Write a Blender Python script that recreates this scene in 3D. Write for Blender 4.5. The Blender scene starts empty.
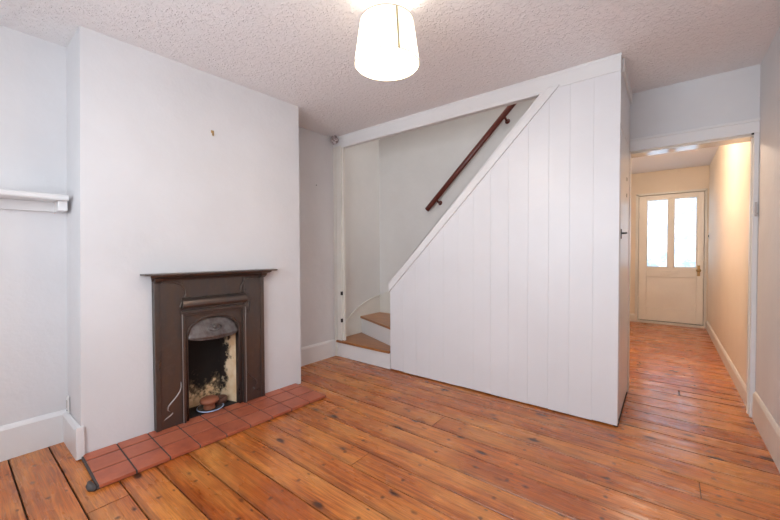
import bpy, bmesh, math, random
from math import sin, cos, pi, radians, hypot
from mathutils import Vector, Matrix
random.seed(7)
C = bpy.context.scene.collection
H = 2.396

# ------------------------------------------------------------------ materials
def mat(name, col=(.8,.8,.8), rough=.5, metal=0.0, **kw):
    m = bpy.data.materials.new(name); m.use_nodes = True
    b = m.node_tree.nodes['Principled BSDF']
    b.inputs['Base Color'].default_value = (*col, 1)
    b.inputs['Roughness'].default_value = rough
    b.inputs['Metallic'].default_value = metal
    for k, v in kw.items(): b.inputs[k.replace('_', ' ')].default_value = v
    return m
class N:
    def __init__(s, m): s.m = m; s.t = m.node_tree; s.b = s.t.nodes['Principled BSDF']
    def n(s, typ, ins={}, **props):
        x = s.t.nodes.new(typ)
        for k, v in props.items(): setattr(x, k, v)
        for k, v in ins.items():
            if isinstance(v, bpy.types.NodeSocket): s.t.links.new(v, x.inputs[k])
            else: x.inputs[k].default_value = v
        return x
    def link(s, a, b): s.t.links.new(a, b)
    def math(s, op, a, b=0.0, c=None):
        ins = {0: a, 1: b}
        if c is not None: ins[2] = c
        return s.n('ShaderNodeMath', ins, operation=op).outputs[0]
    def coord(s): return s.n('ShaderNodeTexCoord').outputs['Object']
    def mapping(s, v, scale=(1,1,1), loc=(0,0,0), rot=(0,0,0)):
        return s.n('ShaderNodeMapping', {'Vector': v, 'Scale': scale, 'Location': loc, 'Rotation': rot}).outputs[0]
    def noise(s, v, scale, detail=3, rough=.5, dist=0):
        return s.n('ShaderNodeTexNoise', {'Vector': v, 'Scale': scale, 'Detail': detail, 'Roughness': rough, 'Distortion': dist}).outputs['Fac']
    def ramp(s, f, stops):
        r = s.n('ShaderNodeValToRGB', {0: f}); e = r.color_ramp.elements
        while len(e) < len(stops): e.new(.5)
        for i, (p, c) in enumerate(stops):
            e[i].position = p
            e[i].color = (*c, 1) if isinstance(c, tuple) else (c, c, c, 1)
        return r.outputs[0]
    def mix(s, f, a, b, mode='MIX'):
        x = s.n('ShaderNodeMix', data_type='RGBA', blend_type=mode)
        for i, v in ((0, f), (6, a), (7, b)):
            if isinstance(v, bpy.types.NodeSocket): s.t.links.new(v, x.inputs[i])
            elif i == 0: x.inputs[0].default_value = v
            else: x.inputs[i].default_value = (*v, 1)
        return x.outputs[2]
    def bump(s, h, strength=.3, dist=.01, nrm=None):
        ins = {'Height': h, 'Strength': strength, 'Distance': dist}
        if nrm is not None: ins['Normal'] = nrm
        return s.n('ShaderNodeBump', ins).outputs[0]

def paint(name, col, rough=.55, lump=.25, fine=.1, var=.03):
    m = mat(name, col, rough); k = N(m); v = k.coord()
    a = k.noise(v, 2.3, 4); b = k.noise(v, 60, 3)
    c2 = tuple(max(0, c*(1-var*2.2)) for c in col)
    k.link(k.mix(k.ramp(a, [(.35, 0.0), (.7, 1.0)]), col, c2), k.b.inputs['Base Color'])
    n1 = k.bump(k.noise(v, 7, 3), lump, .02)
    k.link(k.bump(b, fine, .004, n1), k.b.inputs['Normal'])
    return m
M = {}
M['wall'] = paint('white_wall_paint', (.73,.715,.72), .6, .22, .18)
M['stairwall'] = paint('stairwell_paint', (.74,.715,.69), .6, .22, .15)
M['panel'] = paint('white_board_paint', (.76,.75,.765), .38, .10, .05, .02)
M['gloss'] = paint('white_gloss_paint', (.79,.775,.77), .3, .08, .05, .02)
M['cream'] = paint('cream_gloss_paint', (.80,.765,.70), .32, .1, .06, .05)
M['hall'] = paint('cream_hall_paint', (.85,.745,.615), .6, .22, .15)
M['doorpaint'] = paint('cream_door_paint', (.90,.85,.77), .35, .06, .05)
M['soffit'] = mat('glossy_lining', (.74,.68,.60), .12)

m = mat('textured_ceiling', (.89,.855,.85), .7); k = N(m); v = k.coord()
d1 = k.noise(v, 46, 3, .55, .9); d2 = k.n('ShaderNodeTexVoronoi', {'Vector': v, 'Scale': 42}, feature='SMOOTH_F1').outputs['Distance']
hh = k.math('ADD', k.ramp(d1, [(.50, 0.0), (.68, 1.0)]), k.math('MULTIPLY', d2, .5))
k.link(k.bump(hh, .7, .007), k.b.inputs['Normal']); M['ceil'] = m

# floor boards: colour attribute gives (random, random, across)
m = mat('old_pine_boards', (.5,.2,.08), .3); k = N(m); v = k.coord()
at = k.n('ShaderNodeAttribute', attribute_name='board').outputs['Vector']
sep = k.n('ShaderNodeSeparateXYZ', {0: at}); r1, r2, ac = sep.outputs[0], sep.outputs[1], sep.outputs[2]
ofs = k.n('ShaderNodeCombineXYZ', {0: k.math('MULTIPLY', r1, 37.0), 1: k.math('MULTIPLY', r2, 23.0), 2: 0.0}).outputs[0]
vv = k.n('ShaderNodeVectorMath', {0: v, 1: ofs}, operation='ADD').outputs[0]
g1 = k.noise(k.mapping(vv, (1.5, 34, 1)), 1.6, 7, .72, 1.1)
g2 = k.noise(k.mapping(vv, (5, 130, 1)), 1.5, 3, .6)
big = k.noise(k.mapping(vv, (1.3, 3, 1)), 1.3, 4, .55)
base = k.mix(r1, (.66,.215,.060), (.48,.125,.036))
base = k.mix(k.ramp(g1, [(.38, 1.0), (.56, 0.0)]), base, (.27,.060,.018))
base = k.mix(k.ramp(big, [(.44, 0.0), (.74, .7)]), base, (.82,.38,.125))
base = k.mix(k.math('MULTIPLY', k.ramp(g2, [(.45, 0.0), (.70, 1.0)]), .5), base, (.24,.075,.03))
# grime blotches
gr = k.noise(v, 2.1, 6, .65)
base = k.mix(k.ramp(gr, [(.54, 0.0), (.76, .45)]), base, (.20,.075,.04))
# knots
kv = k.n('ShaderNodeTexVoronoi', {'Vector': k.mapping(vv, (3.4, 7.5, 1)), 'Scale': 1.0}, feature='F1')
kd = k.math('ADD', kv.outputs['Distance'], k.math('MULTIPLY', k.noise(vv, 30, 3), .09))
ks = k.n('ShaderNodeSeparateColor', {0: kv.outputs['Color']}).outputs[0]
kthr = k.math('MULTIPLY', k.math('GREATER_THAN', ks, .25), 1.0)
ring = k.math('MULTIPLY', k.ramp(kd, [(.12, 1.0), (.20, 0.0)]), kthr)
halo = k.math('MULTIPLY', k.ramp(kd, [(.12, 1.0), (.34, 0.0)]), kthr)
base = k.mix(k.math('MULTIPLY', halo, .55), base, (.30,.085,.03))
base = k.mix(k.math('MULTIPLY', ring, .92), base, (.040,.014,.008))
kw = k.n('ShaderNodeTexVoronoi', {'Vector': k.mapping(vv, (7.5, 15, 1)), 'Scale': 1.0}, feature='F1')
kd2 = k.math('ADD', kw.outputs['Distance'], k.math('MULTIPLY', k.noise(vv, 60, 3), .12))
kt2 = k.math('GREATER_THAN', k.n('ShaderNodeSeparateColor', {0: kw.outputs['Color']}).outputs[0], .72)
base = k.mix(k.math('MULTIPLY', k.math('MULTIPLY', k.ramp(kd2, [(.13, 1.0), (.26, 0.0)]), kt2), .85), base, (.045,.014,.008))
# nail holes in pairs over the joists
sx = k.n('ShaderNodeSeparateXYZ', {0: v}).outputs[0]
fr = k.math('FRACT', k.math('ADD', k.math('DIVIDE', sx, .41), k.math('MULTIPLY', r2, .05)))
dx = k.math('MULTIPLY', k.math('ABSOLUTE', k.math('SUBTRACT', fr, .5)), .41)
dv = k.math('MULTIPLY', k.math('SUBTRACT', k.math('ABSOLUTE', k.math('SUBTRACT', ac, .5)), .29), .16)
dd = k.math('SQRT', k.math('ADD', k.math('MULTIPLY', dx, dx), k.math('MULTIPLY', dv, dv)))
dn = k.math('ADD', dd, k.math('MULTIPLY', k.noise(v, 60, 2), .006))
nail = k.ramp(dn, [(.009, 1.0), (.016, 0.0)])
base = k.mix(k.math('MULTIPLY', nail, .75), base, (.05,.02,.012))
# dirt in board edges
ed = k.math('ABSOLUTE', k.math('SUBTRACT', ac, .5))
edn = k.math('ADD', ed, k.math('MULTIPLY', k.math('SUBTRACT', k.noise(k.mapping(v, (2, 20, 1)), 3, 3), .5), .09))
base = k.mix(k.math('MULTIPLY', k.ramp(edn, [(.465, 0.0), (.51, 1.0)]), .45), base, (.09,.032,.018))
hs = k.n('ShaderNodeHueSaturation', {'Hue': .5, 'Saturation': 1.04, 'Value': 1.0, 'Fac': 1.0, 'Color': base}).outputs[0]
k.link(hs, k.b.inputs['Base Color'])
k.link(k.ramp(k.noise(k.mapping(v, (1, 4, 1)), 3, 4), [(.3, .18), (.7, .38)]), k.b.inputs['Roughness'])
hgt = k.math('SUBTRACT', k.math('MULTIPLY', g1, .6), k.math('ADD', nail, ring))
k.link(k.bump(hgt, .25, .004, k.bump(k.noise(k.mapping(v, (1.5, 3, 1)), 2.5, 3), .35, .02)), k.b.inputs['Normal'])
k.b.inputs['Coat Weight'].default_value = .18; k.b.inputs['Coat Roughness'].default_value = .18; k.b.inputs['IOR'].default_value = 1.5
M['floor'] = m
M['subfloor'] = mat('gap_dirt', (.045,.030,.022), .9)

def wood(name, c1, c2, rough, sc=(2, 30, 30)):
    m = mat(name, c1, rough); k = N(m); v = k.coord()
    f = k.noise(k.mapping(v, sc), 2, 4, .6, .5)
    k.link(k.mix(k.ramp(f, [(.35, 0.0), (.7, 1.0)]), c1, c2), k.b.inputs['Base Color'])
    k.link(k.bump(f, .15, .003), k.b.inputs['Normal']); return m
M['tread'] = wood('stained_tread', (.42,.17,.052), (.24,.085,.028), .3)
M['mahogany'] = wood('dark_red_brown_wood', (.145,.028,.018), (.085,.016,.011), .28, (20, 20, 20))

# cast iron
m = mat('blackened_iron', (.1,.08,.07), .42, .72); k = N(m); v = k.coord()
a = k.noise(k.mapping(v, (6, 6, 1.6)), 2, 5, .65); b_ = k.noise(v, 28, 4, .6)
c = k.mix(k.ramp(a, [(.35, 0.0), (.68, 1.0)]), (.105,.092,.088), (.150,.105,.080))
c = k.mix(k.ramp(b_, [(.55, 0.0), (.80, .4)]), c, (.20,.15,.125))
k.link(c, k.b.inputs['Base Color'])
k.link(k.ramp(a, [(.3, .26), (.7, .38)]), k.b.inputs['Roughness'])
k.link(k.bump(a, .10, .003), k.b.inputs['Normal']); M['iron'] = m
M['paleiron'] = mat('pale_or_worn_iron', (.34,.30,.28), .35, .5)
m = mat('polished_iron', (.21,.185,.18), .30, .7); k = N(m); v = k.coord()
b_ = k.noise(v, 22, 4, .6); k.link(k.mix(k.ramp(b_, [(.4, 0.0), (.7, 1.0)]), (.20,.18,.175), (.10,.075,.065)), k.b.inputs['Base Color']); M['hood'] = m

# firebrick with soot
m = mat('sooty_firebrick', (.8,.6,.35), .85); k = N(m); v = k.coord()
z = k.n('ShaderNodeSeparateXYZ', {0: v}).outputs[2]; y = k.n('ShaderNodeSeparateXYZ', {0: v}).outputs[1]
s1 = k.noise(v, 13, 6, .7); s2 = k.noise(v, 32, 5, .7)
up = k.math('ADD', k.math('ADD', k.math('MULTIPLY', k.noise(v, 7, 3, .6, .6), .62), k.math('MULTIPLY', s2, .38)), k.math('MULTIPLY', k.math('SUBTRACT', z, .13), .95))
col = k.mix(k.ramp(s2, [(.35, 0.0), (.7, 1.0)]), (.88,.66,.40), (.66,.40,.20))
col = k.mix(k.ramp(up, [(.42, 0.0), (.49, .8), (.57, 1.0)]), col, (.012,.009,.008)); k.link(col, k.b.inputs['Base Color'])
k.link(k.bump(s1, .5, .01), k.b.inputs['Normal']); M['brick_back'] = m
m = mat('pale_firebrick', (.8,.6,.35), .85); k = N(m); v = k.coord()
z = k.n('ShaderNodeSeparateXYZ', {0: v}).outputs[2]; x = k.n('ShaderNodeSeparateXYZ', {0: v}).outputs[0]
s1 = k.noise(v, 12, 5, .65)
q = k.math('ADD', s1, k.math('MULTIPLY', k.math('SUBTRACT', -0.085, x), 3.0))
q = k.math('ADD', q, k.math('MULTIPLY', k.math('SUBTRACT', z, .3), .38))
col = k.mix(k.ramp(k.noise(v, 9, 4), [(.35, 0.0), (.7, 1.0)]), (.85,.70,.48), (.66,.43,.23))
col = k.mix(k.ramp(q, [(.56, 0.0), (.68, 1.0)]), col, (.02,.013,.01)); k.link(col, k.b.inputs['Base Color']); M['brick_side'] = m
M['soot'] = mat('soot_and_shadow_black', (.018,.014,.012), .95)  # soot in the fireplace; also the painted shadow gap below the cupboard door

def tilem(name, c1, c2):
    m = mat(name, c1, .42); k = N(m); v = k.coord()
    a = k.noise(v, 9, 5, .6)
    at = k.n('ShaderNodeAttribute', attribute_name='board').outputs['Vector']
    s = k.n('ShaderNodeSeparateXYZ', {0: at}).outputs[0]
    c = k.mix(k.ramp(a, [(.35, 0.0), (.7, 1.0)]), c1, c2)
    c = k.mix(s, c, (.50,.16,.09)); k.link(c, k.b.inputs['Base Color'])
    k.link(k.bump(a, .15, .004), k.b.inputs['Normal']); return m
M['tile'] = tilem('red_quarry_tile', (.50,.130,.062), (.34,.080,.042))
M['grout'] = mat('grey_grout', (.085,.072,.068), .9)
M['terra'] = paint('terracotta', (.36,.12,.06), .6, .1, .1, .2)
M['darkterra'] = paint('dark_brown_clay', (.16,.07,.045), .5, .1, .1, .2)
M['china'] = mat('white_china', (.10,.09,.09), .25)
M['blue'] = mat('blue_glaze', (.42,.52,.72), .2)
M['brass'] = mat('aged_brass', (.42,.28,.12), .35, .8)
M['darkmetal'] = mat('dark_metal', (.06,.05,.045), .4, .7)
M['plastic'] = mat('white_plastic', (.8,.79,.77), .35)
M['keepm'] = mat('painted_keep', (.5,.45,.43), .4)
M['screw'] = mat('screw_grey', (.14,.13,.13), .5, .3)
m = mat('mottled_pinkish_grey', (.4,.33,.32), .4); k = N(m); v = k.coord()
k.link(k.ramp(k.noise(v, 55, 3), [(.35, (.16,.12,.12)), (.5, (.42,.33,.32)), (.66, (.75,.70,.71))]), k.b.inputs['Base Color']); M['mottled'] = m

# lamp shade: thin cloth, lit by the bulb inside, with extra glow added to the cloth
m = bpy.data.materials.new('cream_shade_cloth'); m.use_nodes = True; t = m.node_tree; t.nodes.clear()
o = t.nodes.new('ShaderNodeOutputMaterial'); tr = t.nodes.new('ShaderNodeBsdfTranslucent'); df = t.nodes.new('ShaderNodeBsdfDiffuse')
tr.inputs[0].default_value = (1,.96,.86,1); df.inputs[0].default_value = (.9,.88,.82,1)
mx = t.nodes.new('ShaderNodeMixShader'); mx.inputs[0].default_value = .5
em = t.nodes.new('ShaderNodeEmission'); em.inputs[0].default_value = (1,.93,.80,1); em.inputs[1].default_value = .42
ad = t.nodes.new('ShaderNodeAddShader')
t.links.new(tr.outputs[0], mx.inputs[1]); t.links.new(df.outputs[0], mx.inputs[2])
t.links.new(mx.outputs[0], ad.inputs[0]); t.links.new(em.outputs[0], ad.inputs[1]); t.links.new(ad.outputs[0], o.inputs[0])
M['shade'] = m
M['seam'] = mat('shade_seam', (.50,.42,.25), .8)
M['wire'] = mat('shade_wire', (.25,.2,.14), .6)
m = mat('bulb_glow', (1,.9,.75), .3); b = m.node_tree.nodes['Principled BSDF']; b.inputs['Emission Color'].default_value = (1,.88,.7,1); b.inputs['Emission Strength'].default_value = 5; M['bulb'] = m
# obscured glass (daylight scatters through)
m = bpy.data.materials.new('obscured_glass'); m.use_nodes = True; t = m.node_tree; k = N(m)
t.nodes.remove(k.b); o = [n for n in t.nodes if n.type == 'OUTPUT_MATERIAL'][0]
v = k.coord(); cell = k.n('ShaderNodeTexVoronoi', {'Vector': v, 'Scale': 38}).outputs['Distance']
cl = k.noise(v, 5, 4); bp = k.bump(cell, .6, .01)
tc = k.mix(k.ramp(k.math('ADD', k.math('MULTIPLY', cell, .35), k.math('MULTIPLY', cl, .75)), [(.35, 0.0), (.7, 1.0)]), (.84,.90,.96), (.50,.58,.65))
tr = k.n('ShaderNodeBsdfTranslucent', {0: tc, 'Normal': bp}); gl = k.n('ShaderNodeBsdfGlossy', {'Roughness': .15, 'Normal': bp})
mx = k.n('ShaderNodeMixShader', {0: .06, 1: tr.outputs[0], 2: gl.outputs[0]}); t.links.new(mx.outputs[0], o.inputs[0]); M['obscure'] = m
# clear window glass
m = bpy.data.materials.new('clear_glass'); m.use_nodes = True; t = m.node_tree; k = N(m); t.nodes.remove(k.b)
o = [n for n in t.nodes if n.type == 'OUTPUT_MATERIAL'][0]
tr = k.n('ShaderNodeBsdfTransparent'); gl = k.n('ShaderNodeBsdfGlossy', {'Roughness': .02})
mx = k.n('ShaderNodeMixShader', {0: .06, 1: tr.outputs[0], 2: gl.outputs[0]}); t.links.new(mx.outputs[0], o.inputs[0]); M['glass'] = m

# ------------------------------------------------------------------ mesh helpers (world coordinates in, local meshes out)
def thing(name, loc, label, cat, group=None):
    o = bpy.data.objects.new(name, None); C.objects.link(o); o.location = loc; o.empty_display_size = .05
    o['label'] = label; o['category'] = cat
    if group: o['group'] = group
    return o
def wloc(o):
    v = Vector((0,0,0))
    while o: v += o.location; o = o.parent
    return v
def obj(name, bm, m, parent=None, label=None, cat=None, kind=None, smooth=False, bev=0, origin=None, group=None):
    bmesh.ops.recalc_face_normals(bm, faces=bm.faces)
    if parent: org = wloc(parent)
    elif origin is not None: org = Vector(origin)
    elif kind == 'structure': org = Vector((0,0,0))
    else:
        xs = [v.co for v in bm.verts]
        org = Vector(((min(c.x for c in xs)+max(c.x for c in xs))/2, (min(c.y for c in xs)+max(c.y for c in xs))/2, min(c.z for c in xs)))
    bmesh.ops.translate(bm, verts=bm.verts, vec=-org)
    me = bpy.data.meshes.new(name); bm.to_mesh(me); bm.free()
    for f in me.polygons: f.use_smooth = smooth
    for mm in (m if isinstance(m, (list, tuple)) else [m]): me.materials.append(mm)
    o = bpy.data.objects.new(name, me); C.objects.link(o)
    if parent: o.parent = parent
    else: o.location = org
    if bev:
        b = o.modifiers.new('bevel', 'BEVEL'); b.width = bev; b.segments = 2; b.limit_method = 'ANGLE'; b.angle_limit = radians(35)
    if label: o['label'] = label
    if cat: o['category'] = cat
    if kind: o['kind'] = kind
    if group: o['group'] = group
    return o
def box(bm, a, b, T=None):
    x0,y0,z0 = a; x1,y1,z1 = b
    vs = [(x,y,z) for x in (x0,x1) for y in (y0,y1) for z in (z0,z1)]
    V = [bm.verts.new(T(*p) if T else p) for p in vs]
    for f in ((0,1,3,2),(4,6,7,5),(0,4,5,1),(2,3,7,6),(0,2,6,4),(1,5,7,3)): bm.faces.new([V[i] for i in f])
    return V
def prism(bm, pts, ext):   # pts: list of 3D, ext: vector
    e = Vector(ext); A = [bm.verts.new(p) for p in pts]; B = [bm.verts.new(Vector(p)+e) for p in pts]
    bm.faces.new(A); bm.faces.new(B[::-1]); n = len(pts)
    for i in range(n): bm.faces.new([A[i], B[i], B[(i+1)%n], A[(i+1)%n]])
def tube(bm, pts, r, seg=10, caps=True):
    pts = [Vector(p) for p in pts]; rings = []; up = None
    for i, p in enumerate(pts):
        d = (pts[min(i+1, len(pts)-1)]-pts[max(i-1, 0)]).normalized()
        if up is None:
            up = Vector((0,0,1)) if abs(d.z) < .9 else Vector((1,0,0))
        a = (up - d*up.dot(d)).normalized(); up = a; b = d.cross(a)
        rr = r[i] if isinstance(r, (list, tuple)) else r
        rings.append([bm.verts.new(p+(a*cos(2*pi*j/seg)+b*sin(2*pi*j/seg))*rr) for j in range(seg)])
    for i in range(len(rings)-1):
        for j in range(seg): bm.faces.new([rings[i][j], rings[i][(j+1)%seg], rings[i+1][(j+1)%seg], rings[i+1][j]])
    if caps: bm.faces.new(rings[0][::-1]); bm.faces.new(rings[-1])
def lathe(bm, prof, c, seg=32, axis='Z', close=False):
    rings = []
    for r, h in prof:
        ring = []
        for j in range(seg):
            a = 2*pi*j/seg; p = (r*cos(a), r*sin(a), h)
            if axis == 'X': p = (h, r*cos(a), r*sin(a))
            if axis == 'Y': p = (r*cos(a), h, r*sin(a))
            ring.append(bm.verts.new((c[0]+p[0], c[1]+p[1], c[2]+p[2])))
        rings.append(ring)
    for i in range(len(rings)-1):
        for j in range(seg): bm.faces.new([rings[i][j], rings[i][(j+1)%seg], rings[i+1][(j+1)%seg], rings[i+1][j]])
    if close: bm.faces.new(rings[0]); bm.faces.new(rings[-1])
def BM(): return bmesh.new()
def struct(name, boxes, m, parent=None, **kw):
    bm = BM()
    for a, b in boxes: box(bm, a, b)
    return obj(name, bm, m, parent, kind=None if parent else 'structure', **kw)

# ------------------------------------------------------------------ setting
XL, XR, YB, YP, YH, YE = -2.885, .487, -.78, 2.68, 3.42, 6.95
# floor boards
bm = BM(); cl = bm.loops.layers.color.new('board')
gaps = [-.80,-.62,-.46,-.29,-.125,.04,.208,.372,.531,.69,.848,1.01,1.169,1.334,1.485,1.645,1.81,1.968,2.145,2.295,2.455,2.61,2.765,2.895,3.06,3.215,3.395,3.585,3.715,3.85,4.027,4.222,4.44,4.62,4.79,4.96,5.13,5.30,5.46,5.63,5.80,5.96,6.13,6.30,6.46,6.63,6.80,6.97]
joints = {.372:[-1.99], .208:[-.9], .69:[-.35], 1.01:[.3], 1.334:[-1.32], 1.645:[-1.9], 2.145:[.14], 1.968:[-1.2], 2.455:[-1.75], 3.585:[.09], 4.222:[-.2], -.125:[-1.3]}
for i in range(len(gaps)-1):
    y0, y1 = gaps[i], gaps[i+1]; xs = [-3.0] + joints.get(y0, []) + [.60]
    for a in range(len(xs)-1):
        x0, x1 = xs[a]+.002, xs[a+1]-.002; g = .0021+random.random()*.0017
        if y0 == 3.585 and a == 1: g = .010; x0 += .008
        rnd = (random.random(), random.random()); th = (random.random()-.5)*.0016
        prof = [(0,-.0115),(0,-.002),(.009,0),(.2,.0008),(.4,.0004),(.6,.0004),(.8,.0008),(.991,0),(1,-.002),(1,-.0115)]
        w = y1-y0-2*g; A = []; B = []
        sgn = random.choice((-1.0, .6, 1.2))
        for t_, zz in prof:
            zc = zz*sgn + th*(t_-.5) if zz >= 0 else zz
            A.append(bm.verts.new((x0, y0+g+w*t_, zc-.0012))); B.append(bm.verts.new((x1, y0+g+w*t_, zc-.0012)))
        for j in range(len(prof)-1):
            f = bm.faces.new([A[j], A[j+1], B[j+1], B[j]]); f.smooth = True
            for l in f.loops:
                ti = prof[j][0] if (l.vert in (A[j], B[j])) else prof[j+1][0]
                l[cl] = (rnd[0], rnd[1], ti, 1)
        bm.faces.new(A); bm.faces.new(B)
for x0, x1, y0, y1, z0, z1 in ((-3.05,.65,-.85,7.05,-.06,-.012),):
    fb = len(bm.faces); box(bm, (x0,y0,z0), (x1,y1,z1)); bm.faces.ensure_lookup_table()
    for f in bm.faces[fb:]: f.material_index = 1
fl = obj('floor', bm, [M['floor'], M['subfloor']], kind='structure')

# chimney breast frame: s along face, z up, o outwards
P0 = Vector((-2.551,.459)); P1 = Vector((-2.498,1.919)); T_ = (P1-P0).normalized(); Nn = Vector((T_.y, -T_.x))
def F(s, o, z): p = P0+T_*s+Nn*o; return (p.x, p.y, z)
SL = (P1-P0).length
bm = BM()
xb = -3.0
def breast(s0, s1, z0, z1):
    a = F(s0,0,0); b = F(s1,0,0)
    def lean(x, y, z): return (x, y+(.036*z/H if y < .5 else 0), z)
    V = [bm.verts.new(lean(x,y,z)) for z in (z0,z1) for x,y in ((a[0],a[1]),(b[0],b[1]),(xb,b[1]),(xb,a[1]))]
    for q in ((0,1,2,3),(4,5,6,7),(0,1,5,4),(1,2,6,5),(2,3,7,6),(3,0,4,7)): bm.faces.new([V[i] for i in q])
breast(0, .50, 0, H); breast(.95, SL, 0, H); breast(.50, .95, .74, H)
obj('wall_chimney_breast', bm, M['wall'], kind='structure')
struct('wall_left', [((-3.1,YB,0),(XL,.50,H)), ((-3.1,1.915,0),(XL,3.55,4.9)), ((-3.1,.4,0),(-2.99,2.0,H))], M['wall'])
# partition of boards with a sloped top
def ztop(x): return min(2.30, .80+1.0215*(x+2.103))
ex = [-2.103,-1.945,-1.80,-1.655,-1.515,-1.372,-1.233,-1.09,-.948,-.803,-.661,-.525,-.383,-.236]
bm = BM()
for i in range(len(ex)-1):
    a, b = ex[i]+.0009, ex[i+1]-.0009; zb = .006+random.random()*.005
    yo = YP+random.random()*.0012
    pts = [(a,yo,zb),(b,yo,zb),(b,yo,ztop(b))]
    xk = -2.103+(2.30-.80)/1.0215
    if a < xk < b: pts.append((xk,yo,2.30))
    pts.append((a,yo,ztop(a)))
    prism(bm, pts, (0,.010,0))
xk = -2.103+1.5/1.0215
prism(bm, [(-2.10,YP+.0028,.012),(-.238,YP+.0028,.012),(-.238,YP+.0028,2.30),(xk,YP+.0028,2.30),(-2.10,YP+.0028,.80)], (0,.06,0))
struct('gap_shadow_strip', [((-.262,YP+.012,-.001),(-.2345,3.40,.004))], M['soot'])  # dark strip painting in the shadow gap under the cupboard door
wp = obj('wall_stair_partition', bm, M['panel'], kind='structure', bev=.0014)
struct('wall_above_stairs', [((-.7,YP+.03,2.30),(-.238,YP+.06,4.9)),((-2.885,YP+.03,2.42),(-.7,YP+.06,4.9))], M['stairwall'])
# end return above / around the cupboard door
struct('wall_return', [((-.262,YP+.0,1.955),(-.236,YH,2.31)), ((-.262,YP+.066,0.0),(-.238,YP+.07,1.955)), ((-.262,3.40,0),(-.240,3.50,H))], M['panel'])
# sloping cap
bm = BM()
dz = .078
prism(bm, [(-2.109,YP-.016,.758),(-2.109,YP-.016,.845),(-.668,YP-.016,2.30),(-.592,YP-.016,2.30)], (0,.018,0))
prism(bm, [(-2.112,YP-.019,.828),(-2.112,YP-.019,.845),(-.668,YP-.019,2.30),(-.684,YP-.019,2.30)], (0,.105,0))
obj('trim_1', bm, M['gloss'], kind='structure', bev=.003)
# beam across, with return along the cupboard end
bm = BM()
box(bm, (XL,YP-.006,2.288),(-.234,YP+.09,H)); box(bm, (XL,YP-.010,2.381),(-.231,YP-.004,H))
box(bm, (XL,YP-.003,2.272),(-.66,YP+.02,2.298))
box(bm, (-.262,YP+.08,2.31),(-.222,YH,H))
obj('trim_2', bm, M['gloss'], kind='structure', bev=.003)
# post at the foot of the stairs
struct('trim_3', [((-2.885,YP-.006,0),(-2.842,YP+.03,2.29)), ((-2.832,YP-.012,.185),(-2.760,YP+.03,2.29)), ((-2.762,YP+.005,.185),(-2.735,YP+.03,2.29))], M['cream'], bev=.003)
# post hinge rebates
for zz in (.405,.70):
    bm = BM(); box(bm, (-2.774,YP-.014,zz-.020),(-2.757,YP+.006,zz+.020)); o = obj('hinge_leaf', bm, M['darkmetal'], bpy.data.objects['trim_3'], label='dark worn hinge remnant')
# back wall of the stairs, upper stairwell
struct('wall_stairwell', [((-3.0,3.462,0),(-.24,3.56,4.9)), ((-.26,YH+.14,2.5),(.5,3.62,4.9))], M['stairwall'])
struct('wall_stairwell_side', [((XL-.005,YP+.03,0),(XL+.002,3.47,4.9))], M['stairwall'])
struct('wall_upper_landing', [((.487,2.6,2.55),(.55,3.6,4.9))], M['stairwall'])
# far wall above doorway, hall
struct('wall_far', [((-.24,YH,1.985),(XR,YH+.13,H)), ((-.30,YH+.05,0),(-.236,YH+.13,2.0))], M['wall'])
bm = BM()
struct('wall_right', [((XR,YB,0),(.6,YH+.1,H))], M['wall'])
struct('wall_hall_right', [((XR,YH+.10,0),(.6,YE+.1,2.42))], M['hall'])
struct('wall_hall_left', [((-.62,YH+.13,0),(-.50,YE+.1,2.42))], M['hall'])
struct('wall_hall_near', [((-.62,YH+.13,0),(-.236,YH+.15,2.42)), ((-.24,YH+.13,1.985),(XR,YH+.15,2.42))], M['hall'])
fx0, fx1, fz1 = -.345, .440, 2.03
struct('wall_hall_end', [((-.62,YE,0),(fx0-.045,YE+.12,2.42)), ((fx1+.03,YE,0),(.6,YE+.12,2.42)), ((fx0-.045,YE,fz1+.03),(fx1+.03,YE+.12,2.42))], M['hall'])
struct('wall_back', [((-3.0,YB-.2,0),(-1.95,YB,H)), ((.15,YB-.2,0),(.6,YB,H)), ((-1.95,YB-.2,0),(.15,YB,.72)), ((-1.95,YB-.2,2.15),(.15,YB,H))], M['wall'])
bm = BM(); box(bm, (-3.1,YB-.2,H),(.6,YP+.03,H+.10)); box(bm, (-.262,YP+.03,H),(.6,YH+.15,H+.10)); box(bm, (-.62,YH+.145,H+.001),(.6,YE+.12,H+.10))
obj('ceiling', bm, M['ceil'], kind='structure')
struct('ceiling_upper', [((-3.1,2.6,4.9),(.6,3.7,5.0))], M['stairwall'])

# skirting boards
def skirt(name, pts, out, h, m=M['gloss'], th=.022):
    bm = BM(); (x0,y0),(x1,y1) = pts; ox, oy = out
    prof = [(0,0),(th,0),(th,h-.022),(th*.55,h-.006),(.003,h),(0,h)]
    A = [bm.verts.new((x0+ox*t, y0+oy*t, z)) for t,z in prof]; B = [bm.verts.new((x1+ox*t, y1+oy*t, z)) for t,z in prof]
    bm.faces.new(A); bm.faces.new(B[::-1])
    for i in range(len(prof)): j=(i+1)%len(prof); bm.faces.new([A[i],A[j],B[j],B[i]])
    return obj(name, bm, m, kind='structure')
skirt('baseboard_left', ((XL,YB),(XL,.459)), (1,0), .190)
skirt('baseboard_breast_side', ((XL,.459),(-2.551,.459)), (0,-1), .184)
bm = BM(); box(bm, (-2.552,.437,.004),(-2.534,.474,.182)); obj('baseboard_breast_corner', bm, M['gloss'], kind='structure', bev=.003)
skirt('baseboard_right_alcove', ((XL,1.915),(XL,YP)), (1,0), .185, th=.014)
skirt('baseboard_right', ((XR,YB),(XR,3.37)), (-1,0), .195, M['cream'], .016)
skirt('baseboard_hall_right', ((XR,YH+.13),(XR,YE)), (-1,0), .125, M['cream'], .016)
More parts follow.
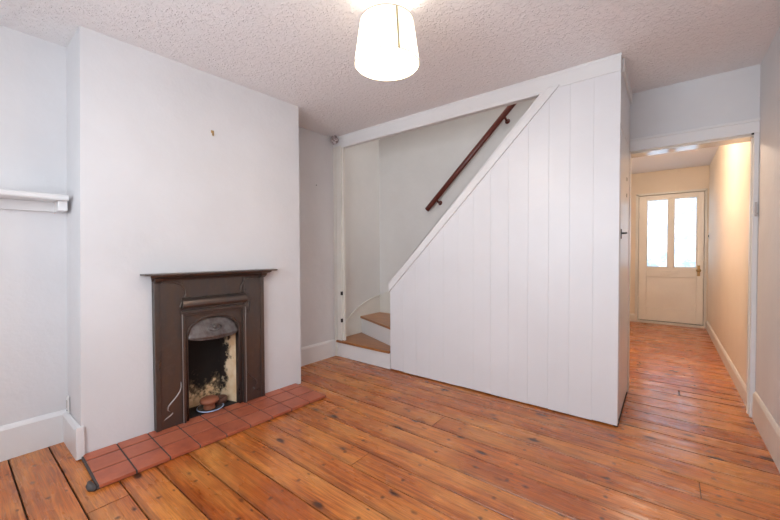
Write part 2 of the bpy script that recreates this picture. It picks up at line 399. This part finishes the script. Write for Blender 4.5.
skirt('baseboard_hall_left', ((-.50,YH+.15),(-.50,YE)), (1,0), .125, M['cream'], .016)
skirt('baseboard_hall_end', ((-.50,YE),(fx0-.045,YE)), (0,-1), .125, M['cream'], .016)
skirt('baseboard_back', ((XL,YB),(XR,YB)), (0,1), .19)

# doorway casing to hall
bm = BM()
box(bm, (-.236,YH-.022,1.935),(XR,YH,2.02)); box(bm, (-.236,YH-.030,2.012),(XR,YH,2.032))
box(bm, (.460,YH-.018,.0),(XR,YH,1.94)); 
box(bm, (-.238,YH-.006,0),(-.231,YH+.03,1.94))
obj('trim_4', bm, M['gloss'], kind='structure', bev=.004)
bm = BM()
box(bm, (-.238,YH,1.92),(XR-.02,YH+.15,1.985)); obj('trim_5', bm, M['soffit'], kind='structure')
bm = BM(); box(bm, (.464,YH,0),(XR,YH+.152,1.94)); box(bm, (.456,YH+.045,0),(.466,YH+.075,1.93)); box(bm, (-.262,YH+.03,0),(-.234,YH+.155,1.94))
obj('trim_6', bm, M['cream'], kind='structure', bev=.003)
# keep on the jamb
bm = BM(); box(bm, (.468,YH-.034,1.375),(.478,YH-.021,1.47)); box(bm, (.470,YH-.046,1.385),(.482,YH-.021,1.397)); obj('latch_keep', bm, M['keepm'], bpy.data.objects['trim_4'], label='small worn metal latch keep')
bm = BM(); box(bm, (.447,YH-.028,1.925),(.459,YH-.021,1.937)); obj('catch_plate', bm, M['darkmetal'], bpy.data.objects['trim_4'], label='tiny dark catch in the corner of the door casing')

# ------------------------------------------------------------------ front door (door_1)
bm = BM(); yd = YE+.012
px0, px1, px2, px3, pz0, pz1 = -.245, .022, .092, .360, .893, 1.952
box(bm, (fx0,yd,.045),(px0,yd+.04,fz1-.006)); box(bm, (px3,yd,.045),(fx1,yd+.04,fz1-.006))
box(bm, (px0,yd,pz1),(px3,yd+.04,fz1-.006)); box(bm, (px1,yd,pz0),(px2,yd+.04,pz1)); box(bm, (px0,yd,.045),(px3,yd+.04,.24)); box(bm, (px0,yd,.74),(px3,yd+.04,pz0))
box(bm, (px0,yd+.014,.24),(px3,yd+.034,.74))
door = obj('door_1', bm, M['doorpaint'], kind='structure', bev=.004)
for a, b in ((px0,px1),(px2,px3)):
    bm = BM(); box(bm, (a,yd+.018,pz0),(b,yd+.022,pz1)); obj('glass_pane', bm, M['obscure'], door, label='obscured glass pane')
    bm = BM()
    for (c0,c1,e0,e1) in ((a,a+.010,pz0,pz1),(b-.010,b,pz0,pz1),(a,b,pz0,pz0+.010),(a,b,pz1-.010,pz1)): box(bm, (c0,yd+.004,e0),(c1,yd+.018,e1))
    obj('glazing_bead', bm, M['doorpaint'], door, bev=.002)
bm = BM(); box(bm, (-.075,yd-.006,.792),(.165,yd,.835)); box(bm, (-.055,yd-.010,.802),(.145,yd-.006,.825)); obj('letter_flap', bm, M['doorpaint'], door, bev=.002)
bm = BM(); lathe(bm, [(.001,-.062),(.018,-.060),(.027,-.048),(.026,-.036),(.012,-.026),(.010,-.008),(.026,-.006),(.028,.0)], (.385,yd,.855), 20, 'Y'); obj('knob', bm, M['brass'], door, smooth=True, label='aged brass knob')
bm = BM(); box(bm, (.368,yd-.005,.77),(.402,yd,.93)); box(bm, (.381,yd-.012,.785),(.389,yd-.004,.805)); obj('lock_plate', bm, M['brass'], door, bev=.002, label='aged brass plate')
for zz in (.35,1.72):
    bm = BM(); box(bm, (fx0-.010,yd-.008,zz-.05),(fx0+.008,yd+.001,zz+.05)); obj('hinge', bm, M['cream'], door, bev=.002)
bm = BM()
box(bm, (fx0-.045,YE-.016,0),(fx0-.007,YE+.06,fz1+.03)); box(bm, (fx1+.006,YE-.016,0),(fx1+.03,YE+.06,fz1+.03)); box(bm, (fx0-.045,YE-.016,fz1),(fx1+.03,YE+.06,fz1+.032))
box(bm, (fx0-.045,YE+.053,0),(fx0+.02,YE+.075,fz1+.03)); box(bm, (fx1-.02,YE+.053,0),(fx1+.03,YE+.075,fz1+.03)); box(bm, (fx0-.045,YE+.053,fz1-.03),(fx1+.03,YE+.075,fz1+.032))
obj('trim_7', bm, M['cream'], kind='structure', bev=.003)
bm = BM(); box(bm, (fx0-.01,YE-.03,0),(fx1+.01,YE+.08,.034)); obj('trim_8', bm, M['cream'], kind='structure', bev=.004)
bm = BM(); box(bm, (-.5,YE+.06,-.05),(.6,YE+.07,.9)); box(bm, (fx0-.02,YE+.055,.02),(fx1+.02,YE+.062,.88)); obj('wall_porch', bm, M['subfloor'], kind='structure')

# cupboard door under the stairs (door_2)
bm = BM(); cd0, cd1 = YP+.072, 3.395
n = 5
for i in range(n):
    a = cd0+(cd1-cd0)*i/n+.001; b = cd0+(cd1-cd0)*(i+1)/n-.001
    box(bm, (-.262,a,.030),(-.236,b,1.95))
d2 = obj('door_2', bm, M['gloss'], kind='structure', bev=.002)
bm = BM(); box(bm, (-.240,2.768,1.225),(-.232,2.796,1.29)); obj('latch_plate', bm, M['darkmetal'], d2, bev=.002, label='dark metal latch plate')
bm = BM(); tube(bm, [(-.232,2.782,1.262),(-.214,2.782,1.262),(-.208,2.79,1.263),(-.208,2.815,1.266)], [.006,.006,.007,.005], 8); obj('latch_lever', bm, M['darkmetal'], d2, smooth=True, label='dark metal latch lever')
for zz in (1.56,1.68):
    bm = BM(); box(bm, (-.238,3.165,zz-.013),(-.2335,3.185,zz+.013)); obj('catch', bm, M['darkmetal'], d2, label='small dark catch')

# ------------------------------------------------------------------ window behind the viewpoint (window_1)
bm = BM(); yw = YB-.13; wx0, wx1, wz0, wz1 = -1.95, .15, .72, 2.15
for a, b in (((wx0,yw,wz0),(wx0+.07,yw+.07,wz1)), ((wx1-.07,yw,wz0),(wx1,yw+.07,wz1)), ((wx0,yw,wz0),(wx1,yw+.07,wz0+.07)), ((wx0,yw,wz1-.07),(wx1,yw+.07,wz1)),
             ((-.93,yw,wz0),(-.87,yw+.07,wz1)), ((wx0,yw,1.42),(wx1,yw+.07,1.46))): box(bm, a, b)
w = obj('window_1', bm, M['gloss'], kind='structure', bev=.003)
bm = BM(); box(bm, (wx0+.05,yw+.03,wz0+.05),(wx1-.05,yw+.034,wz1-.05)); obj('glass_pane', bm, M['glass'], w)
bm = BM(); box(bm, (wx0-.05,YB-.13,wz0-.03),(wx1+.05,YB+.05,wz0+.002)); obj('window_sill', bm, M['gloss'], w, bev=.004)

# ------------------------------------------------------------------ staircase
st = thing('staircase', (-2.1,3.07,0), 'enclosed wooden staircase with white risers and worn brown winder treads behind the boarded partition', 'stairs')
def riser(p, q, z0, z1):
    bm = BM(); p = Vector((*p,z0)); q = Vector((*q,z0)); d = (q-p).normalized(); n_ = Vector((-d.y,d.x,0))
    if n_.y < 0: n_ = -n_
    prism(bm, [p, q, q+n_*.016, p+n_*.016], (0,0,z1-z0)); obj('riser', bm, M['gloss'], st)
def tread(pts, z):
    bm = BM(); prism(bm, [(x,y,z-.024) for x,y in pts], (0,0,.024)); obj('tread', bm, M['tread'], st, bev=.005)
xw = XL+.008
riser((-2.842,YP),(-2.106,YP), .002, .158)
tread([(-2.842,YP-.022),(-2.106,YP-.022),(-2.106,2.80),(xw,3.12),(xw,YP+.032),(-2.842,YP+.032)], .182)
riser((xw,3.105),(-2.06,2.765), .182, .357)
tread([(xw,3.085),(-2.11,2.757),(-2.02,2.757),(-2.02,3.0),(-2.38,3.46),(xw,3.46)], .381)
riser((-2.42,3.46),(-2.04,2.78), .381, .557)
tread([(-2.45,3.46),(-2.08,2.757),(-1.88,2.757),(-1.88,3.46)], .581)
for i in range(8):
    x0 = -1.90+.2*i; z0 = .581+.2*i
    bm = BM(); box(bm, (x0,2.76,z0),(x0+.016,3.46,z0+.176)); obj('riser', bm, M['gloss'], st)
    bm = BM(); box(bm, (x0-.02,2.757,z0+.176),(x0+.212,3.459,z0+.2)); obj('tread', bm, M['tread'], st, bev=.005)
bm = BM(); box(bm, (-.285,2.757,2.507),(.486,3.459,2.58)); obj('landing_board', bm, M['tread'], st)
# wall string with curved moulding
cur = [(2.70,.182),(2.74,.215),(2.80,.299),(2.841,.349),(2.90,.402),(2.956,.442),(3.05,.495),(3.165,.541),(3.28,.572),(3.391,.592),(3.462,.60)]
bm = BM(); pts = [(xw-.004,y,z) for y,z in cur]+[(xw-.004,3.462,.15),(xw-.004,2.70,.15)]
prism(bm, pts, (.010,0,0)); obj('wall_string', bm, M['cream'], st)
bm = BM(); tube(bm, [(xw+.008,y,z) for y,z in cur[1:]], .009, 8); obj('string_bead', bm, M['cream'], st, smooth=True)
bm = BM(); pts = [(xw,3.462,.33),(xw,3.462,.60),(-2.72,3.462,.665),(-2.4,3.462,.80),(-1.9,3.462,1.12),(-.28,3.462,2.74),(-.28,3.462,2.30),(-1.9,3.462,.70),(-2.4,3.462,.5),(-2.4,3.462,.33)]
prism(bm, pts, (0,-.016,0)); obj('wall_string', bm, M['cream'], st)

# handrail
hr = thing('handrail', (-2.131,3.40,1.62), 'dark reddish brown wooden handrail rising along the stairwell wall', 'handrail')
a = Vector((-2.131,3.395,1.62)); b = Vector((-.45,3.395,3.245)); d = (b-a).normalized(); up = Vector((-d.z,0,d.x))
bm = BM(); nseg = 12; rings = []
prof = [(.022*cos(t*2*pi/nseg)*1.0, .029*sin(t*2*pi/nseg)) for t in range(nseg)]
for p in (a, a+d*.004, b):
    sc = .9 if p == a else 1
    rings.append([bm.verts.new(p + Vector((0,1,0))*x*sc + up*y*sc) for x, y in prof])
for i in range(2):
    for j in range(nseg): bm.faces.new([rings[i][j], rings[i][(j+1)%nseg], rings[i+1][(j+1)%nseg], rings[i+1][j]])
bm.faces.new(rings[0]); bm.faces.new(rings[-1][::-1])
obj('rail', bm, M['mahogany'], hr, smooth=True)
for f in (.07,.52,.92):
    p = a+(b-a)*f; bm = BM()
    q = p - up*.022
    tube(bm, [q, q+Vector((.003,.006,-.012)), q+Vector((.003,.03,-.022)), q+Vector((.003,.062,-.024))], [.010,.012,.011,.012], 8)
    lathe(bm, [(.001,-.012),(.022,-.010),(.026,0)], (q.x+.003,3.461,q.z-.024), 14, 'Y')
    obj('bracket', bm, M['mahogany'], hr, smooth=True)

# mottled boss at the end of the beam
bm = BM(); bc = Vector((-2.815,YP-.05,2.352))
bmesh.ops.create_icosphere(bm, subdivisions=3, radius=.040)
for v_ in bm.verts:
    c_ = v_.co.normalized(); a_ = math.atan2(c_.z, c_.x); rr = hypot(c_.x, c_.z)
    v_.co *= 1+.12*cos(6*a_)*rr; v_.co.y *= .75; v_.co.z *= 1.2; v_.co += bc
for i in range(6):
    a_ = i*pi/3; lathe(bm, [(.001,-.017),(.009,-.013),(.013,-.002),(.010,.008)], (bc.x+.024*cos(a_), bc.y-.012, bc.z+.030*sin(a_)), 10, 'Y')
lathe(bm, [(.030,-.0),(.034,.02),(.030,.034)], (bc.x,bc.y,bc.z), 20, 'Y', True)
obj('boss', bm, M['mottled'], None, 'small round mottled pinkish grey boss at the left end of the white beam', 'ornament', smooth=True)

# ------------------------------------------------------------------ hearth
he = thing('hearth', F(.70,.2,0), 'low hearth of red quarry tiles with grey joints in front of the fireplace', 'hearth')
bm = BM(); cl = bm.loops.layers.color.new('board')
rows = [(.405,.256),(.244,.103),(.089,.004)]; s0 = .004; pitch = .1555
for r_, (o1, o0) in enumerate(rows):
    for c_ in range(9):
        a = s0+pitch*c_+.0042; b = s0+pitch*(c_+1)-.0042; zt = .0205+random.random()*.0015
        n0 = len(bm.faces); box(bm, (a,o0,.004),(b,o1,zt), F); bm.faces.ensure_lookup_table(); rv = random.random()*.7
        for f in bm.faces[n0:]:
            for l in f.loops: l[cl] = (rv,0,0,1)
obj('tiles', bm, M['tile'], he, bev=.0015)
bm = BM(); box(bm, (s0-.004,.0,.001),(s0+pitch*9+.004,.400,.0165), F); obj('mortar_bed', bm, M['grout'], he)
bm = BM()
tube(bm, [F(-.016,.31,.006),F(-.020,.35,.010),F(-.020,.38,.012),F(-.008,.405,.009)], [.008,.016,.017,.010], 8); obj('mortar_lump', bm, M['grout'], he, smooth=True, label='dark grey lump of mortar at the hearth corner')

# ------------------------------------------------------------------ fireplace
fp = thing('fireplace', F(.725,.02,0), 'Victorian blackened cast iron fireplace with mantel shelf and arched sooty opening', 'fireplace')
Z0 = .0215
Fo = F
bm = BM(); box(bm, (.525,-.20,.001),(.925,-.002,.019), F); obj('back_hearth', bm, M['soot'], fp, label='soot black hearth floor inside the fireplace')
# main plate with arched opening: build as quads around the arch
sc_, hw = .722, .172     # opening centre, half width
zs, rise = .560, .135    # springing height, arch rise
def arch(n=24):
    pts = [(sc_-hw, Z0)]
    for i in range(n+1):
        t = pi - pi*i/n; pts.append((sc_+hw*cos(t), zs+rise*(max(0,sin(t))**.8)))
    pts.append((sc_+hw, Z0)); return pts
def plate(bm, inner, outer, o0, o1):
    # inner/outer same length open loops (bottom-left -> over -> bottom-right)
    I0=[bm.verts.new(F(s,o0,z)) for s,z in inner]; O0=[bm.verts.new(F(s,o0,z)) for s,z in outer]
    I1=[bm.verts.new(F(s,o1,z)) for s,z in inner]; O1=[bm.verts.new(F(s,o1,z)) for s,z in outer]
    n=len(inner)
    for i in range(n-1):
        for q in ([I1[i],O1[i],O1[i+1],I1[i+1]],[I0[i],I0[i+1],O0[i+1],O0[i]],[I0[i],I1[i],I1[i+1],I0[i+1]],[O0[i],O0[i+1],O1[i+1],O1[i]]):
            bm.faces.new(q)
    for i in (0,n-1): bm.faces.new([I0[i],O0[i],O1[i],I1[i]])
inn = arch()
def rectloop(inn, sl, sr, zt):
    out = []; n=len(inn)
    for i,(s,z) in enumerate(inn):
        if i==0: out.append((sl,Z0)); continue
        if i==n-1: out.append((sr,Z0)); continue
        dx = s-sc_; dy = z-(zs-.02); k_ = min((( sr-sc_)/abs(dx)) if abs(dx)>1e-6 else 1e9, (zt-(zs-.02))/dy if dy>1e-6 else 1e9)
        out.append((sc_+dx*k_, (zs-.02)+dy*k_))
    return out
bm = BM(); sl, sr = .352, 1.092
plate(bm, inn, rectloop(inn, sc_-.208, sc_+.208, .752), -.02, .026)
obj('arch_plate', bm, M['iron'], fp, bev=.002)
bm = BM()   # pilasters + upper field
box(bm, (sl,-.0,Z0),(.514,.040,.972), F); box(bm, (.930,-.0,Z0),(sr,.040,.972), F); box(bm, (.514,0,.752),(.930,.034,.972), F)
box(bm, (sl,.0,Z0),(sl+.030,.047,.972), F); box(bm, (sr-.030,0,Z0),(sr,.047,.972), F)
obj('surround', bm, M['iron'], fp, bev=.003)
# raised moulding around the inset
bm = BM(); mo = [(.517,Z0),(.517,.748),(.927,.748),(.927,Z0)]
for (a,b) in (((.509,Z0),(.524,.756)),((.920,Z0),(.935,.756))): box(bm, (a[0],.0,a[1]),(b[0],.052,b[1]), F)
box(bm, (.500,0,.740),(.944,.055,.760), F); box(bm, (.524,0,.722),(.920,.040,.740), F)
obj('inset_moulding', bm, M['iron'], fp, bev=.004)
bm = BM(); tube(bm, [F(.507,.052,Z0),F(.507,.052,.752),F(.937,.052,.752),F(.937,.052,Z0)], .0028, 6); obj('moulding_edge', bm, M['paleiron'], fp, label='thin edge of paler iron')  # thin bead of paler iron along the moulding edge
bm = BM()   # thin bead following the arch
tube(bm, [F(sc_+(s-sc_)*1.045,.028,z+.012 if z>zs else z) for s,z in inn], .0055, 6); obj('arch_bead', bm, M['iron'], fp, smooth=True)
# big roll moulding above inset
bm = BM()
def extr(bm, prof, s0, s1, ta=0, tb=0):   # prof: list of (o,z)
    A=[bm.verts.new(F(s0-ta*(o), o, z)) for o,z in prof]; B=[bm.verts.new(F(s1+tb*(o), o, z)) for o,z in prof]
    bm.faces.new(A); bm.faces.new(B[::-1]); n=len(prof)
    for i in range(n): bm.faces.new([A[i],A[(i+1)%n],B[(i+1)%n],B[i]])
prof = [(.03,.848),(.050,.846),(.066,.840),(.079,.829),(.086,.815),(.088,.800),(.082,.788),(.068,.780),(.050,.777),(.03,.777)]
extr(bm, prof, .515, .925, .15, .15); obj('roll_moulding', bm, M['iron'], fp, bev=.002)
# whiplash outlines on the frieze
for mir in (1,-1):
    bm = BM()
    def S(s): return s if mir==1 else 2*.722-s
    pts = [(.385,.952),(.43,.957),(.47,.952),(.505,.935),(.530,.905),(.536,.875),(.524,.845),(.508,.815),(.500,.79),(.502,.772)]
    tube(bm, [F(S(s),.041,z) for s,z in pts], .0055, 8); obj('frieze_scroll', bm, M['iron'], fp, smooth=True)
for mir in (1,-1):
    bm = BM()
    def S(s): return s if mir==1 else 2*.722-s
    pts = [(.497,.30),(.498,.265),(.490,.238),(.470,.210),(.440,.180),(.422,.160),(.418,.140),(.430,.125)]
    tube(bm, [F(S(s),.041,z) for s,z in pts], [.002,.004,.005,.005,.005,.005,.004,.002], 6)
    tube(bm, [F(S(s),.041,z) for s,z in [(.447,.112),(.436,.100),(.415,.090),(.396,.080)]], [.004,.005,.004,.002], 6)
    obj('scroll_ornament', bm, M['paleiron'] if mir==1 else M['iron'], fp, smooth=True, label='worn bright raised scroll' if mir==1 else None)
# hood: bulged lens in arch head
bm = BM(); nu, nv = 20, 8; grid = []
for j in range(nv+1):
    t = j/nv; row = []
    for i in range(nu+1):
        th = pi - pi*i/nu; s = sc_+(hw+.004)*cos(th)
        ztop = zs+.012+(rise-.008)*(max(0,sin(th))**.8); zbot = zs+.016-.026*sin(th)
        z = ztop+(zbot-ztop)*t; o_ = -.004+.050*(t**1.2)*sin(th)**.7+.004
        row.append(bm.verts.new(F(s,o_,z)))
    grid.append(row)
for j in range(nv):
    for i in range(nu): bm.faces.new([grid[j][i],grid[j][i+1],grid[j+1][i+1],grid[j+1][i]])
bmesh.ops.remove_doubles(bm, verts=bm.verts, dist=.0008)
ho = obj('hood', bm, M['hood'], fp, smooth=True); sm = ho.modifiers.new('solid','SOLIDIFY'); sm.thickness=.006; sm.offset=-1
bm = BM()
n=20
tube(bm, [F(sc_+.045*cos(2*pi*i/n),.030-.010*sin(2*pi*i/n),.622+.022*sin(2*pi*i/n)) for i in range(n+1)], .004, 6)
bmesh.ops.create_icosphere(bm, subdivisions=2, radius=.014, matrix=Matrix.Translation(F(sc_,.026,.622)))
obj('hood_boss', bm, M['hood'], ho, smooth=True)
bm = BM(); tube(bm, [F(sc_+(hw)*cos(pi-pi*i/n),(.050*sin(pi*i/n)**.7), zs+.014-.028*sin(pi*i/n)) for i in range(n+1)], .006, 8); obj('hood_rim', bm, M['hood'], ho, smooth=True)
# mantel shelf
bm = BM()
top = [(.290,.004),(.294,.09),(.316,.120),(1.165,.120),(1.188,.09),(1.200,.004)]
A=[bm.verts.new(F(s,o,1.004)) for s,o in top]; B=[bm.verts.new(F(s,o,1.014)) for s,o in top]
bm.faces.new(A[::-1]); bm.faces.new(B)
for i in range(len(top)): j=(i+1)%len(top); bm.faces.new([A[i],A[j],B[j],B[i]])
obj('mantel_shelf', bm, M['iron'], fp, bev=.003)
bm = BM()
prof = [(.0,1.004),(.108,1.004),(.104,.996),(.088,.988),(.070,.984),(.058,.976),(.050,.966),(.0,.962)]
extr(bm, prof, .356, 1.088, .35, .35); obj('cornice', bm, M['iron'], fp, bev=.001)
for s in (.37,1.075): 
    bm = BM(); extr(bm, [(.03,.985),(.088,.985),(.080,.968),(.055,.955),(.03,.950)], s-.022, s+.022); obj('bracket', bm, M['iron'], fp, bev=.002)
# firebox
def quadbox(bm, pts, th):
    P=[Vector(F(*p)) for p in pts]; n_=(P[1]-P[0]).cross(P[3]-P[0]).normalized()*th
    prism(bm, P, n_)
bm = BM(); P=[F(.80,-.19,.019),F(.64,-.19,.019),F(.61,-.15,.70),F(.83,-.15,.70)]
P=[F(.600,-.175,.019),F(.845,-.175,.019),F(.845,-.155,.735),F(.600,-.155,.735)]; prism(bm,P,(-.02,0,0)); obj('fireback', bm, M['brick_back'], fp, label='cream firebrick back streaked with black soot')
for sg in (-1,1):
    s_f = sc_+sg*(hw+.006); s_b = .605 if sg<0 else .840
    bm = BM(); P=[F(s_f,-.012,.019),F(s_b,-.180,.019),F(s_b,-.160,.735),F(s_f,-.012,.735)]; prism(bm,P,(0,sg*.012,0))
    obj('firebrick_cheek', bm, M['brick_side'], fp, label='pale cream firebrick cheek stained with soot')
bm = BM(); box(bm, (.545,-.19,.725),(.90,-.015,.737), F); obj('throat_plate', bm, M['soot'], fp)
# pot, lump and plate inside the opening
pc = Vector(F(.715,-.045,.0215))
bm = BM(); lathe(bm, [(.001,.002),(.045,.002),(.050,.0),(.058,.003),(.084,.010),(.087,.014),(.084,.0165),(.06,.010),(.045,.007),(.001,.007)], pc, 32)
pl = obj('plate', bm, M['china'], None, 'dark plate with pale blue rim lying on the hearth in the fireplace opening', 'plate', smooth=True)
bm = BM(); lathe(bm, [(.080,.0145),(.085,.0175),(.089,.0145),(.086,.010)], pc, 32); obj('rim_band', bm, M['blue'], pl, smooth=True, label='pale blue rim')
bm = BM(); c2 = pc+Vector((.012,-.012,.0105))
lathe(bm, [(.001,.0),(.036,.0),(.040,.008),(.035,.026),(.042,.042),(.058,.048),(.063,.058),(.059,.070),(.043,.080),(.02,.085),(.001,.085)], c2, 28)
obj('terracotta_pot', bm, M['terra'], None, 'small rounded terracotta pot standing on the pale rimmed dark plate', 'pot', smooth=True)
bm = BM(); c3 = Vector(F(.80,-.075,.0200))
lathe(bm, [(.001,.0),(.030,.0),(.040,.010),(.046,.028),(.048,.045),(.043,.055),(.035,.052),(.034,.040),(.001,.036)], c3, 24)
obj('clay_cup', bm, M['darkterra'], None, 'small dark brown clay cup behind the plate in the fireplace', 'cup', smooth=True)

# picture hook on breast
bm = BM(); s_, z_ = .738, 1.985
tube(bm, [F(s_,.0015,z_+.014),F(s_,.004,z_-.012),F(s_,.012,z_-.020),F(s_,.018,z_-.012),F(s_,.017,z_-.004)], .0035, 6)
box(bm, (s_-.010,.0,z_+.002),(s_+.010,.003,z_+.020), F)
lathe(bm, [(.001,0.006),(.004,.005),(.004,0.0)], F(s_,.003,z_+.012), 8, 'X')
obj('picture_hook', bm, M['brass'], None, 'small brass picture hook high on the chimney breast above the fireplace', 'hook')
bm = BM(); lathe(bm, [(.001,.010),(.005,.009),(.006,.004),(.003,.003),(.003,0)], (XL,2.432,1.847), 10, 'X'); obj('wall_nail', bm, M['screw'], None, 'tiny dark nail head on the wall between chimney breast and stairs', 'nail')
# fitting on the breast side
sf = thing('wall_fitting', (-2.822,.459,.12), 'small narrow white fitting with dark slots just above the skirting beside the chimney breast', 'fitting')
bm = BM(); box(bm, (-2.84,.450,.190),(-2.805,.459,.285)); obj('backplate', bm, M['plastic'], sf, bev=.003)
bm = BM(); box(bm, (-2.829,.447,.215),(-2.816,.4505,.262)); obj('slot', bm, M['keepm'], sf)
bm = BM(); lathe(bm, [(.001,-.003),(.005,-.002),(.005,0)], (-2.822,.450,.2), 10, 'Y'); obj('screw', bm, M['screw'], sf)
# light switch / bell in hall
bm = BM(); box(bm, (XR-.012,6.68,1.31),(XR,6.75,1.40)); sw = obj('light_switch', bm, M['plastic'], None, 'small switch on the cream hall wall beside the front door', 'switch', bev=.003)
bm = BM(); box(bm, (XR-.020,6.70,1.34),(XR-.012,6.73,1.37)); obj('rocker', bm, M['darkmetal'], sw)

# ------------------------------------------------------------------ alcove shelf
sh = thing('alcove_shelf', (-2.80,-.15,1.40), 'long white painted wooden shelf on cleats in the left alcove', 'shelf')
bm = BM(); prism(bm, [(XL,YB,1.445),(-2.700,YB,1.445),(-2.694,YB,1.452),(-2.694,YB,1.468),(-2.700,YB,1.476),(XL,YB,1.476)], (0,.459-YB-.001,0)); obj('shelf_board', bm, M['gloss'], sh)
bm = BM(); box(bm, (XL,YB,1.388),(XL+.028,.43,1.445)); obj('cleat', bm, M['gloss'], sh, bev=.003)
bm = BM(); box(bm, (XL,.418,1.388),(-2.735,.459,1.445)); obj('cleat', bm, M['gloss'], sh, bev=.003)

# ------------------------------------------------------------------ pendant lamp
lc = Vector((-1.045,1.316,0)); zb, zt, rb, rt = 2.025, 2.222, .152, .125
lp = thing('pendant_lamp', (lc.x,lc.y,zb), 'lit cream drum lampshade hanging close under the ceiling', 'lamp')
bm = BM(); lathe(bm, [(rb,zb),(rt,zt)], lc, 64); so = obj('lamp_shade', bm, M['shade'], lp, smooth=True)
def ring(r,z,w,name,par,m):
    bm=BM(); n=64; tube(bm, [(lc.x+r*cos(2*pi*i/n), lc.y+r*sin(2*pi*i/n), z) for i in range(n+1)], w, 6, False); return obj(name,bm,m,par,smooth=True)
ring(rb,zb,.0022,'wire_ring',so,M['wire']); ring(rt,zt,.0022,'wire_ring',so,M['wire'])
# seam facing the viewpoint, a little right
vd = Vector((-lc.x,-lc.y)).normalized(); ang = math.atan2(vd.y,vd.x)+radians(20)
bm = BM(); dw = .042
vs=[]
for (r,z) in ((rb+.0014,zb),(rt+.0014,zt)):
    for da in (-dw,dw): vs.append(bm.verts.new((lc.x+r*cos(ang+da), lc.y+r*sin(ang+da), z)))
bm.faces.new([vs[0],vs[1],vs[3],vs[2]]); o=obj('seam', bm, M['seam'], so); sm=o.modifiers.new('s','SOLIDIFY'); sm.thickness=.001
bm = BM()
for i in range(3):
    a_=2*pi*i/3+.4; tube(bm, [(lc.x+.02*cos(a_),lc.y+.02*sin(a_),zt-.02),(lc.x+rt*cos(a_),lc.y+rt*sin(a_),zt)], .0014, 6)
tube(bm, [(lc.x+.02*cos(2*pi*i/16),lc.y+.02*sin(2*pi*i/16),zt-.02) for i in range(17)], .0016, 6, False)
obj('shade_carrier', bm, M['wire'], so)
bm = BM(); lathe(bm, [(.001,2.135),(.016,2.135),(.019,2.15),(.019,2.20),(.012,2.215),(.004,2.225)], lc, 20); obj('lamp_holder', bm, M['plastic'], lp, smooth=True)
bm = BM(); tube(bm, [(lc.x,lc.y,2.22),(lc.x,lc.y,2.385)], .003, 8); obj('cord', bm, M['plastic'], lp, smooth=True)
bm = BM(); lathe(bm, [(.006,2.360),(.012,2.368),(.035,2.380),(.042,H-.0025)], lc, 28, close=True); obj('ceiling_rose', bm, M['plastic'], lp, smooth=True)
bm = BM(); lathe(bm, [(.001,2.060),(.015,2.063),(.026,2.075),(.030,2.090),(.026,2.107),(.016,2.125),(.013,2.137)], lc, 20); bo = obj('bulb', bm, M['bulb'], lp, smooth=True)
bo.visible_shadow = True

# ------------------------------------------------------------------ light
def light(name, typ, loc, energy, col, size=None, rot=(0,0,0), sy=None, spread=None):
    L = bpy.data.lights.new(name, typ); L.energy = energy; L.color = col
    if typ == 'AREA':
        L.shape = 'RECTANGLE'; L.size = size; L.size_y = sy or size
        if spread: L.spread = spread
    elif size: L.shadow_soft_size = size
    o = bpy.data.objects.new(name, L); C.objects.link(o); o.location = loc; o.rotation_euler = rot; return o
light('daylight_back_window', 'AREA', (-.9,YB-.30,1.55), 80, (.82,.91,1.0), 2.4, (radians(82),0,0), 1.8)
light('daylight_front_door', 'AREA', (.05,YE+.6,1.6), 19, (.86,.93,1.0), 1.2, (radians(-90),0,0), 1.6)
light('bulb_light', 'POINT', (lc.x,lc.y,2.02), 8.5, (1,.86,.72), .06)
light('unseen_hall_bulb_light', 'POINT', (-.25,4.55,2.24), 22, (1,.80,.62), .06)
light('added_stairwell_fill', 'AREA', (-.9,3.05,4.8), 20, (1,.97,.94), .6, (0,0,0), .4)  # unseen light added upstairs to brighten the stairwell walls
# unseen hall lamp fitting, added as source of the warm hall light
hl = thing('unseen_hall_lamp', (-.25,4.55,2.30), 'plain white ceiling bulb holder added out of view in the hall', 'lamp')
bm = BM(); lathe(bm, [(.012,2.31),(.03,2.33),(.045,H-.0025)], (-.25,4.55,0), 24, close=True); obj('ceiling_rose', bm, M['plastic'], hl, smooth=True)  # ceiling rose of the added, unseen hall lamp

w = bpy.data.worlds.new('sky'); bpy.context.scene.world = w; w.use_nodes = True
bg = w.node_tree.nodes['Background']; bg.inputs[0].default_value = (.80,.90,1.0,1); bg.inputs[1].default_value = 1.4

# ------------------------------------------------------------------ camera
cam = bpy.data.cameras.new('camera'); co = bpy.data.objects.new('camera', cam); C.objects.link(co)
cam.sensor_width = 36; cam.lens = 36*352/780; cam.clip_start = .02
pitch, roll, yaw = radians(1.2077), radians(-.2337), radians(38.1)
f = Vector((0,cos(pitch),-sin(pitch))); u = Vector((0,sin(pitch),cos(pitch))); x = Vector((1,0,0))
x2 = x*cos(roll)+u*sin(roll); u2 = -x*sin(roll)+u*cos(roll)
Rm = Matrix.Rotation(yaw, 3, 'Z') @ Matrix((x2,u2,-f)).transposed()
co.matrix_world = Matrix.Translation((0,0,1.14)) @ Rm.to_4x4()
bpy.context.scene.camera = co
vs = bpy.context.scene.view_settings; vs.view_transform = 'Standard'; vs.look = 'None'; vs.gamma = 1; vs.use_curve_mapping = False; vs.exposure = 0.46
